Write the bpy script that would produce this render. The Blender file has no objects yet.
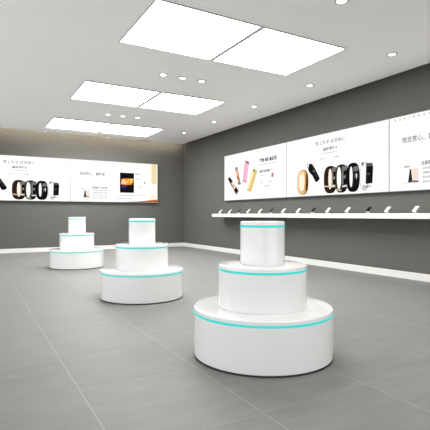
import bpy, bmesh, math, random
from mathutils import Vector, Matrix
random.seed(7)
PI = math.pi
sc = bpy.context.scene
COL = sc.collection

# ------------------------------------------------------------------ helpers
def srgb(r, g, b):
    f = lambda c: (c / 255) / 12.92 if c <= 10.3 else (((c / 255) + 0.055) / 1.055) ** 2.4
    return (f(r), f(g), f(b), 1.0)

def tag(o, label, cat, group=None):
    o['label'] = label; o['category'] = cat; o['kind'] = 'thing'
    if group: o['group'] = group
    return o

def link(name, me, parent=None):
    o = bpy.data.objects.new(name, me); COL.objects.link(o)
    if parent: o.parent = parent
    return o

def empty(name, loc, rotz=0.0):
    o = link(name, None); o.location = loc; o.rotation_euler = (0, 0, rotz)
    o.empty_display_size = 0.1
    return o

def mesh_of(name, bm, mats, smooth=None):
    me = bpy.data.meshes.new(name)
    if smooth is not None:
        for f in bm.faces: f.smooth = True
        for e in bm.edges:
            if len(e.link_faces) == 2:
                e.smooth = e.calc_face_angle(0.0) < math.radians(smooth)
            else:
                e.smooth = False
    bm.normal_update()
    bm.to_mesh(me); bm.free()
    for m in (mats if isinstance(mats, (list, tuple)) else [mats]): me.materials.append(m)
    return me

def obj(name, bm, mats, parent=None, smooth=None):
    return link(name, mesh_of(name, bm, mats, smooth), parent)

def box(bm, x0, x1, y0, y1, z0, z1, bevel=0.0, mi=0, mat=None):
    r = bmesh.ops.create_cube(bm, size=1.0)
    vs = r['verts']
    bmesh.ops.scale(bm, vec=(x1 - x0, y1 - y0, z1 - z0), verts=vs)
    bmesh.ops.translate(bm, vec=((x0 + x1) / 2, (y0 + y1) / 2, (z0 + z1) / 2), verts=vs)
    faces = list({f for v in vs for f in v.link_faces})
    for f in faces: f.material_index = mi
    if bevel > 0:
        es = list({e for v in vs for e in v.link_edges})
        rb = bmesh.ops.bevel(bm, geom=es, offset=bevel, segments=2, profile=0.5, affect='EDGES')
        vs = list({v for f in rb['faces'] for v in f.verts} | {v for v in vs if v.is_valid})
    if mat is not None:
        allv = set()
        st = [v for v in vs if v.is_valid][:1]
        while st:
            v = st.pop()
            if v in allv: continue
            allv.add(v)
            st += [e.other_vert(v) for e in v.link_edges]
        bmesh.ops.transform(bm, matrix=mat, verts=list(allv))
    return bm

def lathe(bm, prof, n=96, close=False):
    """revolve (r,z) points about z; r=0 ends become poles"""
    rings = []
    for r, z in prof:
        if r < 1e-6:
            rings.append([bm.verts.new((0, 0, z))])
        else:
            rings.append([bm.verts.new((r * math.cos(2 * PI * k / n), r * math.sin(2 * PI * k / n), z)) for k in range(n)])
    pairs = list(zip(rings, rings[1:]))
    if close: pairs.append((rings[-1], rings[0]))
    for a, b in pairs:
        for k in range(n):
            k2 = (k + 1) % n
            if len(a) == 1 and len(b) == 1: continue
            if len(a) == 1: bm.faces.new((a[0], b[k2], b[k]))
            elif len(b) == 1: bm.faces.new((a[k], a[k2], b[0]))
            else: bm.faces.new((a[k], a[k2], b[k2], b[k]))
    bmesh.ops.recalc_face_normals(bm, faces=bm.faces[:])
    return bm

# ------------------------------------------------------------------ materials
def mat(name, col, rough=0.5, spec=0.5, noise=0.03, nscale=6.0, coat=0.0, metal=0.0, bump=0.0):
    m = bpy.data.materials.new(name); m.use_nodes = True
    nt = m.node_tree; b = nt.nodes['Principled BSDF']
    b.inputs['Roughness'].default_value = rough
    b.inputs['Specular IOR Level'].default_value = spec
    b.inputs['Metallic'].default_value = metal
    b.inputs['Coat Weight'].default_value = coat
    b.inputs['Coat Roughness'].default_value = 0.03
    tc = nt.nodes.new('ShaderNodeTexCoord'); nz = nt.nodes.new('ShaderNodeTexNoise')
    nz.inputs['Scale'].default_value = nscale; nz.inputs['Detail'].default_value = 5
    nt.links.new(tc.outputs['Object'], nz.inputs['Vector'])
    cr = nt.nodes.new('ShaderNodeValToRGB')
    lo = [max(0, c * (1 - noise)) for c in col[:3]] + [1]; hi = [min(1, c * (1 + noise)) for c in col[:3]] + [1]
    cr.color_ramp.elements[0].color = lo; cr.color_ramp.elements[1].color = hi
    cr.color_ramp.elements[0].position = 0.3; cr.color_ramp.elements[1].position = 0.7
    nt.links.new(nz.outputs['Fac'], cr.inputs['Fac']); nt.links.new(cr.outputs['Color'], b.inputs['Base Color'])
    if bump > 0:
        bp = nt.nodes.new('ShaderNodeBump'); bp.inputs['Strength'].default_value = bump; bp.inputs['Distance'].default_value = 0.002
        n2 = nt.nodes.new('ShaderNodeTexNoise'); n2.inputs['Scale'].default_value = 160
        nt.links.new(tc.outputs['Object'], n2.inputs['Vector'])
        nt.links.new(n2.outputs['Fac'], bp.inputs['Height']); nt.links.new(bp.outputs['Normal'], b.inputs['Normal'])
    return m

def glow(name, col, strength, base=None):
    m = bpy.data.materials.new(name); m.use_nodes = True
    b = m.node_tree.nodes['Principled BSDF']
    b.inputs['Base Color'].default_value = base or (col[0] * .5, col[1] * .5, col[2] * .5, 1)
    b.inputs['Roughness'].default_value = 0.8
    b.inputs['Specular IOR Level'].default_value = 0.05
    b.inputs['Emission Color'].default_value = col
    b.inputs['Emission Strength'].default_value = strength
    return m

POSTER = 0.84
_print = {}
def ink(r, g, b):
    """one ink of a backlit print"""
    k = (r, g, b)
    if k not in _print:
        c = srgb(r, g, b)
        _print[k] = glow('print_%02x%02x%02x' % k, c, POSTER, (c[0] * .06, c[1] * .06, c[2] * .06, 1))
    return _print[k]

M = {}
M['wall'] = mat('grey_wall_paint', srgb(92, 91, 87), 0.6, 0.2, 0.03, 1.2, bump=0.03)
M['ceiling'] = mat('ceiling_paint', srgb(246, 245, 243), 0.8, 0.2, 0.01, 0.8)
M['plaster'] = mat('pale_plaster', srgb(232, 231, 228), 0.8, 0.2, 0.02)
M['ceiling_void'] = mat('ceiling_void_paint', srgb(150, 148, 143), 0.9, 0.1, 0.02)
M['skirting'] = mat('white_skirting', srgb(218, 217, 213), 0.4, 0.4, 0.01)
M['lacquer'] = mat('white_lacquer', srgb(235, 235, 234), 0.13, 0.5, 0.006, 2.0, coat=0.35)
M['toe'] = mat('dark_toe_kick', srgb(52, 52, 52), 0.5, 0.3)
M['cyan'] = glow('cyan_light_band', srgb(66, 221, 214), 0.80, srgb(24, 70, 70))
M['shelf'] = mat('white_shelf', srgb(230, 229, 226), 0.35, 0.4, 0.008)
M['alu'] = mat('brushed_aluminium', srgb(150, 150, 149), 0.6, 0.5, 0.03, 30)
M['case'] = mat('lightbox_side', srgb(60, 60, 60), 0.5, 0.4)
M['diffuser'] = glow('light_panel_diffuser', (1, .995, .985, 1), 12.5, (.8, .8, .8, 1))
M['paper'] = glow('backlit_paper', (1, .995, .985, 1), 0.85, (.06, .06, .06, 1))
M['diffuser_bright'] = glow('light_panel_diffuser_bright', (1, .995, .985, 1), 17.0, (.8, .8, .8, 1))
M['frame'] = mat('thin_grey_frame', srgb(165, 165, 163), 0.5, 0.4)
M['ring'] = mat('downlight_ring', srgb(176, 175, 171), 0.5, 0.4)
M['lamp'] = glow('downlight_lens', (1, .99, .96, 1), 8.0, (.8, .8, .8, 1))
M['phone_white'] = mat('white_phone_shell', srgb(240, 240, 240), 0.25, 0.5, 0.01)
M['phone_black'] = mat('black_phone_shell', srgb(14, 14, 15), 0.6, 0.15, 0.02)
M['screen_white'] = mat('pale_glass', srgb(222, 224, 226), 0.12, 0.5, 0.01)
M['screen_black'] = mat('black_glass', srgb(6, 6, 8), 0.5, 0.1, 0.01)
M['stand'] = mat('clear_white_acrylic', srgb(226, 226, 224), 0.2, 0.5, 0.01)
M['lens'] = mat('camera_glass', srgb(30, 30, 34), 0.1, 0.5, 0.01)

def floor_material():
    m = bpy.data.materials.new('grey_porcelain_tiles'); m.use_nodes = True
    nt = m.node_tree; L = nt.links; N = nt.nodes; b = N['Principled BSDF']
    tc = N.new('ShaderNodeTexCoord'); sep = N.new('ShaderNodeSeparateXYZ'); L.new(tc.outputs['Object'], sep.inputs[0])
    T = 0.742
    def mth(op, a, bb=None, c=None):
        n = N.new('ShaderNodeMath'); n.operation = op
        for i, v in enumerate((a, bb, c)):
            if v is None: continue
            if isinstance(v, (int, float)): n.inputs[i].default_value = v
            else: L.new(v, n.inputs[i])
        return n.outputs[0]
    def joint(out, off):
        q = mth('DIVIDE', mth('SUBTRACT', out, off), T)
        fr = mth('FRACT', q)
        d = mth('MULTIPLY', mth('MINIMUM', fr, mth('SUBTRACT', 1.0, fr)), T)
        ss = N.new('ShaderNodeMapRange'); ss.interpolation_type = 'SMOOTHSTEP'
        ss.inputs['From Min'].default_value = 0.0018; ss.inputs['From Max'].default_value = 0.0042
        ss.inputs['To Min'].default_value = 1.0; ss.inputs['To Max'].default_value = 0.0
        L.new(d, ss.inputs['Value'])
        return ss.outputs[0], mth('FLOOR', q)
    jx, ix = joint(sep.outputs['X'], 0.547); jy, iy = joint(sep.outputs['Y'], 1.772)
    j = mth('MAXIMUM', jx, mth('MULTIPLY', jy, 0.5))
    cell = N.new('ShaderNodeCombineXYZ'); L.new(ix, cell.inputs[0]); L.new(iy, cell.inputs[1])
    wn = N.new('ShaderNodeTexWhiteNoise'); wn.noise_dimensions = '2D'; L.new(cell.outputs[0], wn.inputs['Vector'])
    mp = N.new('ShaderNodeMapping'); mp.inputs['Scale'].default_value = (1.1, 4.2, 1); L.new(tc.outputs['Object'], mp.inputs['Vector'])
    off = N.new('ShaderNodeVectorMath'); off.operation = 'ADD'
    L.new(mp.outputs[0], off.inputs[0])
    sc2 = N.new('ShaderNodeVectorMath'); sc2.operation = 'SCALE'; sc2.inputs['Scale'].default_value = 9.0
    L.new(wn.outputs['Color'], sc2.inputs[0]); L.new(sc2.outputs[0], off.inputs[1])
    n1 = N.new('ShaderNodeTexNoise'); n1.inputs['Scale'].default_value = 2.6; n1.inputs['Detail'].default_value = 8; n1.inputs['Roughness'].default_value = 0.62
    L.new(off.outputs[0], n1.inputs['Vector'])
    cr = N.new('ShaderNodeValToRGB')
    cr.color_ramp.elements[0].position = 0.28; cr.color_ramp.elements[0].color = srgb(118, 117, 115)
    cr.color_ramp.elements[1].position = 0.74; cr.color_ramp.elements[1].color = srgb(132, 131, 129)
    L.new(n1.outputs['Fac'], cr.inputs['Fac'])
    tint = N.new('ShaderNodeMixRGB'); tint.blend_type = 'MULTIPLY'; tint.inputs[0].default_value = 1.0
    g = mth('ADD', mth('MULTIPLY', wn.outputs['Value'], 0.05), 0.965)
    cg = N.new('ShaderNodeCombineXYZ')
    for i in range(3): L.new(g, cg.inputs[i])
    L.new(cr.outputs[0], tint.inputs[1]); L.new(cg.outputs[0], tint.inputs[2])
    mix = N.new('ShaderNodeMixRGB'); mix.inputs[2].default_value = srgb(147, 147, 145)
    L.new(j, mix.inputs[0]); L.new(tint.outputs[0], mix.inputs[1]); L.new(mix.outputs[0], b.inputs['Base Color'])
    rr = N.new('ShaderNodeMapRange'); rr.inputs['To Min'].default_value = 0.44; rr.inputs['To Max'].default_value = 0.58
    L.new(n1.outputs['Fac'], rr.inputs['Value']); L.new(rr.outputs[0], b.inputs['Roughness'])
    b.inputs['Specular IOR Level'].default_value = 0.2
    return m
M['floor'] = floor_material()

# ------------------------------------------------------------------ the room
XR, YB, ZC = 5.92, 12.35, 3.17          # right wall, back wall, underside of the dropped ceiling
X0, Y0 = -2.5, -2.4                     # edges of unseen sides, left open so added daylight brightens the room
def struct(name, bm, m, smooth=None):
    o = obj(name, bm, m, None, smooth); o['kind'] = 'structure'; return o

struct('floor', box(bmesh.new(), X0, XR + .15, Y0, YB + .15, -.1, 0), M['floor'])
struct('wall_right', box(bmesh.new(), XR, XR + .15, Y0, YB + .15, 0, 3.55), M['wall'])
struct('wall_front', box(bmesh.new(), X0, 1.4, Y0 - .15, Y0, 0, 3.55), M['plaster'])  # unseen wall, kept pale for bounce and cut short to let daylight in
struct('wall_back', box(bmesh.new(), X0, XR, YB, YB + .15, 0, 3.55), M['wall'])
def skirt(a, b, side):
    bm = bmesh.new()
    if side == 'right': box(bm, XR - .018, XR, a, b, 0, .112, .003)
    else: box(bm, a, b, YB - .018, YB, 0, .112, .003)
    return bm
struct('baseboard_right', skirt(Y0, YB, 'right'), M['skirting'])
struct('baseboard_back', skirt(X0, XR - .018, 'back'), M['skirting'])

PX = [(1.632, 2.929), (2.967, 4.272)]                     # light panel columns
PY = [(4.052, 5.285), (7.095, 8.305), (10.115, 11.325)]   # light panel rows
def dropped_ceiling():
    xs = sorted({X0, 5.73} | {v for p in PX for v in p}); ys = sorted({Y0, 12.04} | {v for p in PY for v in p})
    z0, z1 = ZC, ZC + .09
    hole = lambda i, j: (xs[i], xs[i + 1]) in PX and (ys[j], ys[j + 1]) in PY
    bm = bmesh.new(); cache = {}
    def v(i, j, z):
        k = (i, j, z)
        if k not in cache: cache[k] = bm.verts.new((xs[i], ys[j], z))
        return cache[k]
    nx, ny = len(xs) - 1, len(ys) - 1
    solid = lambda i, j: 0 <= i < nx and 0 <= j < ny and not hole(i, j)
    for i in range(nx):
        for j in range(ny):
            if not solid(i, j): continue
            bm.faces.new((v(i, j, z0), v(i, j + 1, z0), v(i + 1, j + 1, z0), v(i + 1, j, z0)))
            bm.faces.new((v(i, j, z1), v(i + 1, j, z1), v(i + 1, j + 1, z1), v(i, j + 1, z1)))
            for di, dj, a, b in ((-1, 0, (i, j), (i, j + 1)), (1, 0, (i + 1, j), (i + 1, j + 1)), (0, -1, (i, j), (i + 1, j)), (0, 1, (i, j + 1), (i + 1, j + 1))):
                if not solid(i + di, j + dj):
                    bm.faces.new((v(*a, z0), v(*b, z0), v(*b, z1), v(*a, z1)))
    bmesh.ops.recalc_face_normals(bm, faces=bm.faces[:])
    return bm
struct('ceiling', dropped_ceiling(), M['ceiling'])
struct('trim_1', box(bmesh.new(), X0, XR + .15, Y0, YB + .15, 3.55, 3.65), M['ceiling_void'])   # the slab above the drop

# ------------------------------------------------------------------ ceiling light panels (recessed squares)
def light_panel(x0, x1, y0, y1, label, lamp='diffuser', hang=.013):
    t = empty('ceiling_light_panel', ((x0 + x1) / 2, (y0 + y1) / 2, ZC))
    tag(t, label, 'ceiling light', 'square ceiling light panels')
    a, b, w = (x1 - x0) / 2, (y1 - y0) / 2, .012
    bm = bmesh.new()
    for q in ((-a, a, -b, -b + w), (-a, a, b - w, b), (-a, -a + w, -b + w, b - w), (a - w, a, -b + w, b - w)):
        box(bm, *q, -hang, .06)
    obj('frame', bm, M['frame'], t)
    obj('diffuser', box(bmesh.new(), -a + w, a - w, -b + w, b - w, -.009, 0), M[lamp], t)
rown = ['nearest pair, large and cut by the top edge', 'middle pair', 'farthest pair, close to the back wall']
for j, (ya, yb) in enumerate(PY):
    for i, (xa, xb) in enumerate(PX):
        light_panel(xa, xb, ya, yb, '%s square white ceiling light panel of the %s' % (('left', 'right')[i],
                    ['nearest and largest pair', 'middle pair', 'farthest pair beside the back wall'][j]), 'diffuser_bright' if j == 2 else 'diffuser', (.013, .02, .028)[j])

# ------------------------------------------------------------------ downlights
bm = bmesh.new(); lathe(bm, [(.05, 0), (.05, -.012), (.056, -.015), (.066, -.012), (.070, 0)], 40, close=True)
DL_RING = mesh_of('ring', bm, M['ring'], 50)
bm = bmesh.new(); lathe(bm, [(0, -.003), (.045, -.003), (.05, -.001), (0, -.0005)], 40)
DL_LENS = mesh_of('lens', bm, M['lamp'], 50)
def downlight(x, y, label, group, s=1.0):
    t = empty('downlight', (x, y, ZC)); tag(t, label, 'downlight', group)
    t.scale = (s, s, 1)
    link('ring', DL_RING, t); link('lens', DL_LENS, t)
for k, x in enumerate((2.612, 2.947, 3.283)):
    w = ('left', 'middle', 'right')[k]
    downlight(x, 6.208, 'round downlight, %s of three between the nearest and middle ceiling light panels' % w, 'downlights in rows of three')
    downlight(x, 9.265, 'tiny downlight, %s of three between the middle and farthest ceiling light panels' % w, 'downlights in rows of three')
downlight(3.283, 3.17, 'large round ceiling downlight cut by the top edge of the photo', 'downlights in rows of three')
for k, y in enumerate((3.89, 5.51, 7.14, 8.77, 10.38)):
    downlight(4.968, y, '%s round ceiling downlight of the line running along the right wall' %
              ('nearest', 'second nearest', 'third nearest', 'fourth nearest', 'farthest, smallest')[k], 'downlights along the right wall')
for k, x in enumerate((1.73, 3.38)):
    downlight(x, 11.93, 'tiny downlight at the back ceiling edge over the %s' %
              ('seam right of the back wristband poster', 'slogan on the back poster')[k], 'downlights along the back wall', .8)
downlight(4.99, 11.93, 'tiny downlight at the back ceiling edge nearest the room corner', 'downlights along the back wall', .8)

# ------------------------------------------------------------------ tiered round pedestals
TIERS = [('lower_tier', .497, .012, .345), ('middle_tier', .317, .345, .645), ('upper_tier', .1605, .645, .952)]
def tier_bm(R, z0, z1):
    s, g = z1 - .035, .008                       # band height centre, half width of its groove
    r = .010
    prof = [(0, z0), (R - .002, z0), (R, z0 + .002), (R, s - g), (R - .006, s - g), (R - .006, s + g), (R, s + g), (R, z1 - r)]
    for k in range(1, 6):
        a = PI / 2 * k / 5
        prof.append((R - r + r * math.cos(a), z1 - r + r * math.sin(a)))
    prof.append((0, z1))
    bm = bmesh.new(); lathe(bm, prof, 128); return bm
def band_bm(R, z1):
    s, g = z1 - .035, .0078
    bm = bmesh.new(); lathe(bm, [(R - .0055, s - g), (R + .0012, s - g), (R + .0012, s + g), (R - .0055, s + g)], 128, close=True); return bm
TM = [(n, mesh_of(n, tier_bm(R, a, b), M['lacquer'], 35), mesh_of('light_band', band_bm(R, b), M['cyan'], 35)) for n, R, a, b in TIERS]
bm = bmesh.new(); lathe(bm, [(0, 0), (.499, 0), (.499, .012), (0, .012)], 128); TOE = mesh_of('toe_ring', bm, M['toe'], 35)
def pedestal(x, y, label):
    t = empty('display_pedestal', (x, y, 0)); tag(t, label, 'display stand', 'round three-tier display pedestals')
    for n, body, band in TM:
        o = link(n, body, t); b = link('light_band', band, o); b['label'] = 'glowing cyan band'
    link('toe_ring', TOE, t)['label'] = 'thin dark base ring'
pedestal(1.851, 2.555, 'nearest and largest white three-tier round pedestal with cyan bands, in front of the shelf')
pedestal(1.836, 5.021, 'white three-tier round pedestal with cyan bands, standing between the other two')
pedestal(1.797, 8.49, 'farthest and smallest white three-tier round pedestal, nearest the back wall')

# ------------------------------------------------------------------ backlit posters
W, H, DEP, FR = 2.565, 1.172, .08, .011
class Art:
    """flat print: polygons and lettering on the poster face, s to the right, t up, each ink a material slot"""
    def __init__(self):
        self.bm = bmesh.new(); self.mats = []; self.layer = 0
        self.mats.append(M['paper']); self.poly([(FR, FR), (W - FR, FR), (W - FR, H - FR), (FR, H - FR)], None)
    def slot(self, c):
        if c is None: return 0
        m = ink(*c)
        if m not in self.mats: self.mats.append(m)
        return self.mats.index(m)
    def y(self):
        self.layer += 1
        return -DEP - .0006 * self.layer
    def poly(self, pts, c, y=None):
        y = self.y() if y is None else y
        f = self.bm.faces.new([self.bm.verts.new((s - W / 2, y, t)) for s, t in pts])
        f.material_index = self.slot(c); f.normal_update()
        if f.normal.y > 0: f.normal_flip()
    def ell(self, cx, cy, rx, ry, c, rot=0, n=36, p=2.0):
        pts = []
        for k in range(n):
            a = 2 * PI * k / n; ca, sa = math.cos(a), math.sin(a)
            x = rx * math.copysign(abs(ca) ** (2 / p), ca); z = ry * math.copysign(abs(sa) ** (2 / p), sa)
            pts.append((cx + x * math.cos(rot) - z * math.sin(rot), cy + x * math.sin(rot) + z * math.cos(rot)))
        self.poly(pts, c)
    def rect(self, s0, s1, t0, t1, c): self.poly([(s0, t0), (s1, t0), (s1, t1), (s0, t1)], c)
    def strips(self, quad, cols, vertical=True):
        """bands of colour across a quad (bottom-left, bottom-right, top-right, top-left)"""
        y = self.y(); a, b, c, d = [Vector(q) for q in quad]; n = len(cols)
        for k, col in enumerate(cols):
            u, v = k / n, (k + 1) / n
            if vertical: q = [a.lerp(b, u), a.lerp(b, v), d.lerp(c, v), d.lerp(c, u)]
            else: q = [a.lerp(d, u), b.lerp(c, u), b.lerp(c, v), a.lerp(d, v)]
            self.poly([tuple(p) for p in q], col, y)
    def text(self, s, t, body, h, c, width=None, bold=0.0, space=1.0):
        cu = bpy.data.curves.new('lettering', 'FONT'); cu.body = body; cu.size = h * 1.15; cu.offset = bold * h; cu.space_character = space
        cu.resolution_u = 3
        o = bpy.data.objects.new('lettering', cu); COL.objects.link(o)
        bpy.context.view_layer.update()
        me = bpy.data.meshes.new_from_object(o.evaluated_get(bpy.context.evaluated_depsgraph_get()))
        bpy.data.objects.remove(o); bpy.data.curves.remove(cu)
        if len(me.vertices):
            xs = [v.co.x for v in me.vertices]; ys = [v.co.y for v in me.vertices]
            kx = (width / (max(xs) - min(xs))) if width else 1.0
            y = self.y(); mi = self.slot(c); vs = []
            for v in me.vertices: vs.append(self.bm.verts.new((s + (v.co.x - min(xs)) * kx - W / 2, y, t + v.co.y - min(ys))))
            for p in me.polygons:
                try: f = self.bm.faces.new([vs[i] for i in p.vertices])
                except ValueError: continue
                f.material_index = mi; f.normal_update()
                if f.normal.y > 0: f.normal_flip()
        bpy.data.meshes.remove(me)
    def mesh(self): return mesh_of('poster', self.bm, self.mats)

def art_phones():
    a = Art(); K = (38, 34, 34)
    # brown cased phone, lying obliquely
    a.strips([(.606, .112), (.719, .205), (.287, .602), (.167, .573)], [(74, 36, 24), (22, 10, 8), (58, 28, 20)])
    a.poly([(.167, .573), (.287, .602), (.36, .535), (.245, .495)], (40, 22, 20))
    a.poly([(.345, .445), (.425, .475), (.565, .335), (.49, .27)], (240, 226, 214))
    a.poly([(.40, .40), (.46, .42), (.52, .35), (.47, .31)], (222, 176, 150))
    a.poly([(.606, .112), (.719, .205), (.69, .232), (.575, .145)], (226, 206, 190))
    # copper wristband, twisted
    a.poly([(.522, .823), (.644, .84), (.66, .74), (.56, .72)], (150, 146, 146))
    a.poly([(.555, .735), (.665, .75), (.735, .63), (.70, .56), (.60, .58), (.585, .65)], (226, 150, 104))
    a.poly([(.60, .60), (.705, .59), (.775, .50), (.73, .46), (.66, .50)], (176, 96, 58))
    a.poly([(.66, .51), (.735, .52), (.808, .402), (.659, .395)], (206, 140, 108))
    a.poly([(.60, .71), (.635, .715), (.68, .62), (.64, .60)], (246, 206, 176))
    a.poly([(.672, .425), (.80, .43), (.808, .385), (.659, .38)], (130, 118, 126))
    # pink phone
    a.strips([(.88, .438), (1.059, .398), (1.164, .899), (.988, .957)], [(226, 168, 196), (238, 190, 212), (232, 178, 204)])
    a.poly([(.988, .957), (1.164, .899), (1.155, .85), (1.09, .87)], (116, 36, 56))
    a.poly([(.895, .46), (1.04, .425), (1.045, .45), (.90, .485)], (212, 150, 180))
    # gold phone
    a.strips([(1.059, .229), (1.246, .173), (1.513, .654), (1.334, .739)], [(244, 228, 178), (232, 208, 140), (218, 190, 112)])
    a.ell(1.378, .672, .03, .036, (96, 84, 58))
    a.poly([(1.08, .225), (1.24, .178), (1.255, .205), (1.10, .262)], (206, 182, 120))
    # lettering
    a.text(1.60, .838, '时尚 全新智能机', .078, (4, 4, 4), .65, .05)
    a.text(1.60, .77, '轻薄机身 持久续航 多彩选择', .03, (150, 150, 156), .64, .008)
    a.text(1.60, .585, '先锋体验版', .064, (16, 16, 18), .41, .042)
    a.text(2.02, .62, '7s', .045, (60, 60, 62), .075, .02)
    a.rect(2.055, 2.135, .524, .56, (150, 28, 52)); a.rect(2.055, 2.125, .474, .512, (112, 30, 48))
    a.text(1.60, .52, '即刻拥有 精彩生活', .026, (160, 160, 164), .40, .005)
    a.text(1.66, .355, '预约', .036, (120, 120, 124), .08, .01); a.text(1.94, .355, '到店体验', .036, (105, 105, 108), .15, .01)
    a.text(1.79, .262, '立即了解详情', .032, (70, 70, 74), .19, .015)
    return a.mesh()

def art_bands():
    a = Art()
    # gold bangle
    a.ell(.505, .287, .172, .255, (150, 104, 50), p=2.5); a.ell(.483, .29, .148, .25, (222, 184, 124), p=2.4)
    a.ell(.475, .30, .088, .19, (252, 238, 214), p=2.2); a.poly([(.40, .44), (.56, .44), (.53, .50), (.43, .50)], (246, 214, 164))
    a.strips([(.56, .10), (.655, .13), (.66, .43), (.585, .47)], [(206, 158, 92), (84, 54, 22), (60, 38, 16)])
    a.strips([(.352, .20), (.40, .17), (.40, .42), (.352, .38)], [(240, 214, 166), (222, 186, 128)])
    # detached black tracker
    a.ell(.672, .60, .04, .05, (120, 124, 126)); a.ell(.672, .60, .024, .034, (250, 250, 250))
    a.poly([(.68, .58), (.70, .635), (.78, .635), (.87, .53), (.995, .34), (.985, .305), (.915, .265), (.875, .275), (.80, .39), (.70, .475), (.675, .52)], (8, 9, 10))
    a.poly([(.76, .60), (.79, .585), (.935, .36), (.91, .345)], (44, 48, 50))
    a.text(.80, .47, '20:18', .03, (180, 184, 186), .07)
    # brown strap band
    def band(c0, c1, rx, dark, strap, hole, hx, hw, fx0, fx1, metal, cy=.288, ry=.255, t0=.18, t1=.505, holecol=(252, 240, 226)):
        cx = (c0 + c1) / 2
        a.ell(cx, cy, rx, ry, dark, p=2.8)
        a.ell(cx - .045, cy, rx - .06, ry - .03, strap, p=2.8)
        a.ell(hx, cy + .012, hw, hole, holecol, p=2.2)
        a.strips([(fx0, t0), (fx1, t0 + .012), (fx1, t1 + .01), (fx0, t1)], [metal, (6, 6, 8), (8, 8, 10), (18, 18, 20)])
        a.poly([(fx0, t1), (fx1, t1 + .01), (fx1 - .01, t1 - .075), (fx0 + .012, t1 - .085)], (112, 112, 112))
        a.poly([(fx0 + .03, cy + .06), (fx1 - .03, cy + .065), (fx1 - .03, cy - .01), (fx0 + .03, cy - .012)], (70, 74, 78))
        a.text(fx0 + .036, cy + .01, '08', .034, (206, 210, 214), .04)
    band(1.108, 1.44, .166, (26, 16, 13), (46, 27, 18), .19, 1.272, .044, 1.318, 1.43, (150, 120, 96))
    a.poly([(1.125, .185), (1.31, .165), (1.31, .14), (1.13, .16)], (226, 196, 156)); a.poly([(1.31, .185), (1.43, .185), (1.43, .145), (1.31, .14)], (206, 204, 200))
    band(1.40, 1.71, .158, (20, 20, 20), (48, 50, 42), .20, 1.50, .052, 1.575, 1.70, (124, 124, 120), holecol=(252, 252, 248))
    a.poly([(1.42, .12), (1.47, .07), (1.56, .06), (1.56, .085), (1.48, .10)], (196, 186, 146))
    a.poly([(1.58, .16), (1.70, .17), (1.70, .135), (1.58, .13)], (214, 214, 212))
    band(1.683, 1.98, .15, (4, 4, 5), (8, 8, 9), .18, 1.79, .034, 1.84, 1.965, (26, 26, 28), t0=.13, t1=.47, holecol=(252, 252, 252))
    a.poly([(1.90, .36), (1.93, .33), (1.92, .27), (1.905, .25), (1.915, .31)], (238, 240, 242))
    # white strap band with dark face
    a.ell(2.085, .29, .10, .235, (196, 196, 196), p=2.8); a.ell(2.075, .29, .078, .218, (242, 242, 242), p=2.6)
    a.poly([(2.015, .50), (2.03, .535), (2.075, .53), (2.085, .48), (2.05, .46)], (168, 168, 168)); a.ell(2.045, .505, .018, .022, (96, 96, 96))
    a.strips([(2.115, .155), (2.255, .162), (2.272, .44), (2.125, .45)], [(20, 20, 22), (6, 6, 8), (12, 12, 14)])
    a.poly([(2.125, .45), (2.272, .44), (2.25, .50), (2.125, .508)], (84, 84, 84))
    a.text(2.15, .31, '10', .03, (150, 150, 152), .05)
    a.text(2.055, .082, '3', .06, (20, 20, 20), .035, .04); a.text(2.10, .09, '智能手环', .036, (50, 50, 50), .13, .02)
    a.text(2.05, .045, '健康每一天', .02, (130, 130, 130), .15, .005)
    # lettering
    a.text(.905, .962, '智上生活·运动随心', .072, (122, 118, 122), .75, 0.012, 1.2)
    a.text(1.11, .836, '运动手环3', .056, (14, 14, 16), .35, .030, 1.1)
    a.text(1.02, .778, '心率监测 来电提醒 睡眠管理 精准计步', .022, (130, 130, 134), .51, .006)
    a.text(1.03, .678, '防水设计', .028, (110, 110, 114), .13, .01); a.text(1.40, .678, '长效续航', .028, (70, 70, 74), .115, .015)
    return a.mesh()

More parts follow.
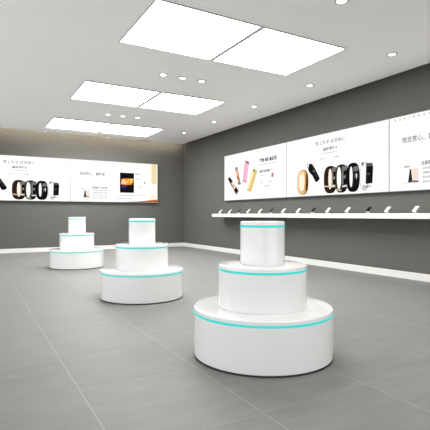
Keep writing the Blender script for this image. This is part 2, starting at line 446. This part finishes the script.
def art_phrase():
    a = Art()
    a.rect(2.325, 2.525, .56, 1.155, (246, 236, 208)); a.rect(2.385, 2.525, .56, 1.16, (232, 216, 172))
    a.strips([(2.33, .05), (2.553, .075), (2.553, .56), (2.33, .56)], [(253, 236, 218), (252, 244, 234), (253, 249, 243)], False)
    a.rect(2.522, 2.553, .085, 1.16, (253, 246, 236))
    a.poly([(1.70, .012), (2.553, .012), (2.553, .098), (2.20, .062), (1.95, .03)], (176, 98, 46))
    a.poly([(1.45, .012), (2.10, .012), (2.10, .04), (1.75, .024)], (92, 80, 70))
    # little row of marks along the top, and the rule below
    for k in range(15): a.text(.10 + k * .083, 1.095, '新品快充影音游戏摄影轻薄长'[k % 13], .044, (150, 150, 150), .034, .012)
    a.rect(.04, 1.62, 1.000, 1.005, (214, 214, 214))
    # slogan
    a.text(.245, .738, '悦目赏心，', .082, (84, 83, 82), .38, .014); a.text(.695, .736, '影随动', .084, (24, 24, 24), .25, .03)
    a.text(.70, .62, '科技', .03, (232, 226, 228), .07)
    # small still: lid, dark wedge, peach panel
    a.ell(.33, .368, .052, .014, (116, 142, 128), .1); a.ell(.335, .36, .05, .008, (206, 226, 214), .1)
    a.poly([(.30, .33), (.385, .332), (.36, .15), (.29, .16)], (240, 246, 242))
    a.strips([(.40, .135), (.52, .13), (.52, .335), (.405, .335)], [(252, 232, 222), (250, 214, 200), (246, 226, 218)])
    a.poly([(.383, .325), (.405, .335), (.43, .13), (.352, .122)], (44, 38, 36))
    a.poly([(.40, .155), (.53, .15), (.535, .122), (.40, .125)], (118, 106, 100)); a.rect(.508, .522, .135, .34, (206, 202, 204))
    a.poly([(.25, .125), (.35, .135), (.35, .118), (.26, .112)], (214, 214, 212))
    # copy block
    a.text(.575, .372, '全面视野 大有可观', .056, (52, 50, 50), .44, .02)
    for k, s in enumerate(('高清大屏 色彩鲜明 细节生动', '双摄影像 记录美好 每一瞬间', '超长待机 畅快体验 不间断', '疾速芯片 流畅运行 更省电')):
        a.text(.60, .305 - k * .066, s, .036, (92, 90, 90), .41, .006)
    # night skyline on a dark tablet
    a.rect(1.383, 1.809, .282, .862, (10, 8, 10))
    a.poly([(1.40, .52), (1.43, .68), (1.56, .70), (1.77, .705), (1.795, .62), (1.78, .53), (1.60, .50)], (222, 128, 30))
    a.poly([(1.42, .545), (1.45, .67), (1.53, .675), (1.60, .54), (1.50, .525)], (250, 196, 150))
    a.poly([(1.56, .56), (1.59, .66), (1.64, .67), (1.66, .57)], (252, 190, 60)); a.poly([(1.68, .55), (1.70, .66), (1.74, .66), (1.75, .56)], (250, 206, 84))
    a.poly([(1.64, .665), (1.80, .69), (1.80, .66), (1.66, .64)], (252, 226, 150))
    a.poly([(1.73, .57), (1.785, .59), (1.78, .53), (1.74, .52)], (150, 66, 18))
    a.poly([(1.42, .50), (1.60, .49), (1.56, .43), (1.45, .41)], (66, 32, 104)); a.poly([(1.46, .41), (1.56, .42), (1.55, .35), (1.48, .36)], (32, 16, 60))
    # notes right of it
    a.ell(1.868, .825, .016, .022, (52, 56, 56)); a.text(1.90, .815, '夜景', .04, (60, 60, 60), .08, .015)
    a.text(1.85, .676, '摄影之美 尽在指尖', .03, (90, 90, 90), .22, .01)
    a.ell(2.138, .59, .024, .028, (112, 134, 108)); a.text(1.88, .436, '光影随行', .03, (140, 138, 96), .16, .01)
    a.rect(1.35, 2.224, .196, .206, (120, 120, 120))
    a.ell(1.316, .098, .014, .014, (60, 60, 60)); a.text(1.34, .088, '以实际商品为准 图片仅供参考', .028, (70, 68, 66), .42, .01)
    return a.mesh()

A_PH, A_BD, A_TX = art_phones(), art_bands(), art_phrase()
bm = bmesh.new(); box(bm, -W / 2, W / 2, -DEP + .012, 0, 0, H, 0); CASE = mesh_of('case', bm, M['case'])
bm = bmesh.new()
for q in ((-W / 2, W / 2, 0, FR), (-W / 2, W / 2, H - FR, H), (-W / 2, -W / 2 + FR, FR, H - FR), (W / 2 - FR, W / 2, FR, H - FR)):
    box(bm, q[0], q[1], -DEP, -DEP + .012, q[2], q[3])
RIM = mesh_of('frame', bm, M['alu'])
def lightbox(loc, rotz, art, label):
    t = empty('poster_lightbox', loc, rotz); tag(t, label, 'poster', 'backlit wall posters')
    link('case', CASE, t); link('frame', RIM, t)['label'] = 'thin grey edge frame'; link('poster', art, t)
for k, (art, lab) in enumerate(((A_PH, "backlit white poster of a pink and a gold phone, above the shelf's far end"),
                                (A_BD, 'backlit white wristband poster on the right wall, above the middle of the wall shelf'),
                                (A_TX, 'backlit white slogan poster on the right wall, cut by the right photo edge'))):
    lightbox((XR, 9.755 - W / 2 - k * (W + .0015), 1.36), -PI / 2, art, lab)
lightbox((2.418 - W / 2, YB, 1.355), 0, A_BD, 'backlit wristband poster on the back wall, cut by the left photo edge')
lightbox((2.418 + W / 2 + .002, YB, 1.355), 0, A_TX, 'backlit white poster with a dark night picture, on the back wall')

# ------------------------------------------------------------------ long wall shelf with phones on stands
SX0, SX1, SY0, SY1, SZ = 5.56, XR, 1.9, 9.93, 1.018
sh = obj('wall_shelf', box(bmesh.new(), SX0, SX1, SY0, SY1, SZ - .082, SZ, .003), M['shelf'], None, 35)
tag(sh, 'long thin white shelf fixed along the right wall under the posters', 'shelf')

TILT = math.radians(42)
PL, PW, PT = .114, .066, .008
def phone_meshes(shell, glass):
    bm = bmesh.new(); box(bm, 0, PL, -PW / 2, PW / 2, 0, PT, .0028)
    body = mesh_of('body', bm, shell, 40)
    bm = bmesh.new(); box(bm, .010, PL - .012, -PW / 2 + .004, PW / 2 - .004, PT - .0005, PT + .0006)
    scr = mesh_of('screen', bm, glass)
    bm = bmesh.new(); lathe(bm, [(0, 0), (.0035, 0), (.0035, .0012), (0, .0012)], 16)
    bmesh.ops.translate(bm, verts=bm.verts[:], vec=(PL - .006, 0, PT - .0004))
    ear = mesh_of('camera_lens', bm, M['lens'])
    return body, scr, ear
PHW = phone_meshes(M['phone_white'], M['screen_white']); PHB = phone_meshes(M['phone_black'], M['screen_black'])
bm = bmesh.new(); lathe(bm, [(0, 0), (.034, 0), (.034, .005), (.031, .008), (0, .008)], 32); ST_BASE = mesh_of('base', bm, M['stand'], 40)
NECK0 = .028
bm = bmesh.new(); lathe(bm, [(0, .008), (.012, .008), (.009, .014), (.009, NECK0), (0, NECK0)], 20); ST_NECK = mesh_of('neck', bm, M['stand'], 40)
# tilted cradle plate with a small lip at its lower edge
RX = Matrix.Translation((-.030, 0, NECK0 - .006)) @ Matrix.Rotation(-TILT, 4, 'Y')
bm = bmesh.new()
box(bm, 0, .078, -.024, .024, 0, .005, 0, 0, RX); box(bm, -.004, 0, -.024, .024, 0, .012, 0, 0, RX)
ST_PLATE = mesh_of('cradle', bm, M['stand'])
PHONE_Y = [9.72, 9.25, 8.82, 8.42, 7.95, 7.53, 7.12, 6.65, 6.22, 5.83, 5.36, 4.91, 4.54, 4.05]
ordn = ['first', 'second', 'third', 'fourth', 'fifth', 'sixth', 'seventh', 'eighth', 'ninth', 'tenth', 'eleventh', 'twelfth', 'thirteenth', 'last']
for k in range(14):
    y = PHONE_Y[k]
    dark = k in (2, 5, 8, 11)
    s = empty('phone_stand', (5.69, y, SZ)); tag(s, 'small white stand under the %s phone from the far end of the shelf' % ordn[k], 'phone stand', 'phone stands on the wall shelf')
    link('base', ST_BASE, s); link('neck', ST_NECK, s); link('cradle', ST_PLATE, s)
    off = RX @ Vector((0.0005, 0, .0053))
    p = empty('smartphone', (5.69 + off.x, y, SZ + off.z)); p.rotation_euler = (0, -TILT, 0)
    tag(p, '%s smartphone tilted on its stand, %s from the far end of the shelf' % ('black' if dark else 'white', ordn[k]), 'phone', 'phones on the wall shelf')
    b, c, e = PHB if dark else PHW
    link('body', b, p); link('screen', c, p); link('camera_lens', e, p)

# ------------------------------------------------------------------ light
def area(name, loc, rot, sx, sy, power, col):
    l = bpy.data.lights.new(name, 'AREA'); l.shape = 'RECTANGLE'; l.size = sx; l.size_y = sy; l.energy = power; l.color = col
    o = bpy.data.objects.new(name, l); COL.objects.link(o); o.location = loc; o.rotation_euler = rot
    return o
# warm cove strip in the gap between the dropped ceiling and the back wall, facing that wall
area('cove_strip', ((X0 + 5.73) / 2, 12.05, ZC + .05), (PI / 2, 0, PI), 5.73 - X0, .03, 42, (1, .86, .68))
# the same light panels carry on over the part of the room behind the camera
for y in (1.6, -1.4):
    area('ceiling_panel_lamp', (2.95, y, ZC - .01), (0, 0, 0), 2.6, 1.2, 30, (1, .99, .97))

w = bpy.data.worlds.new('daylight'); sc.world = w; w.use_nodes = True
bg = w.node_tree.nodes['Background']; bg.inputs['Color'].default_value = (.97, .985, 1, 1); bg.inputs['Strength'].default_value = 1.55

# ------------------------------------------------------------------ camera
cam = bpy.data.cameras.new('camera'); co = bpy.data.objects.new('camera', cam); COL.objects.link(co)
co.location = (0, 0, 1.0); co.rotation_euler = (PI / 2, 0, -math.atan2(.495, .869))
cam.sensor_width = 36; cam.lens = 36 * 432 / 430; cam.shift_y = -.5 / 430; cam.clip_start = .05
sc.camera = co
sc.view_settings.view_transform = 'Standard'; sc.view_settings.look = 'None'; sc.view_settings.gamma = 1
sc.view_settings.exposure = 0.25; sc.view_settings.use_curve_mapping = False
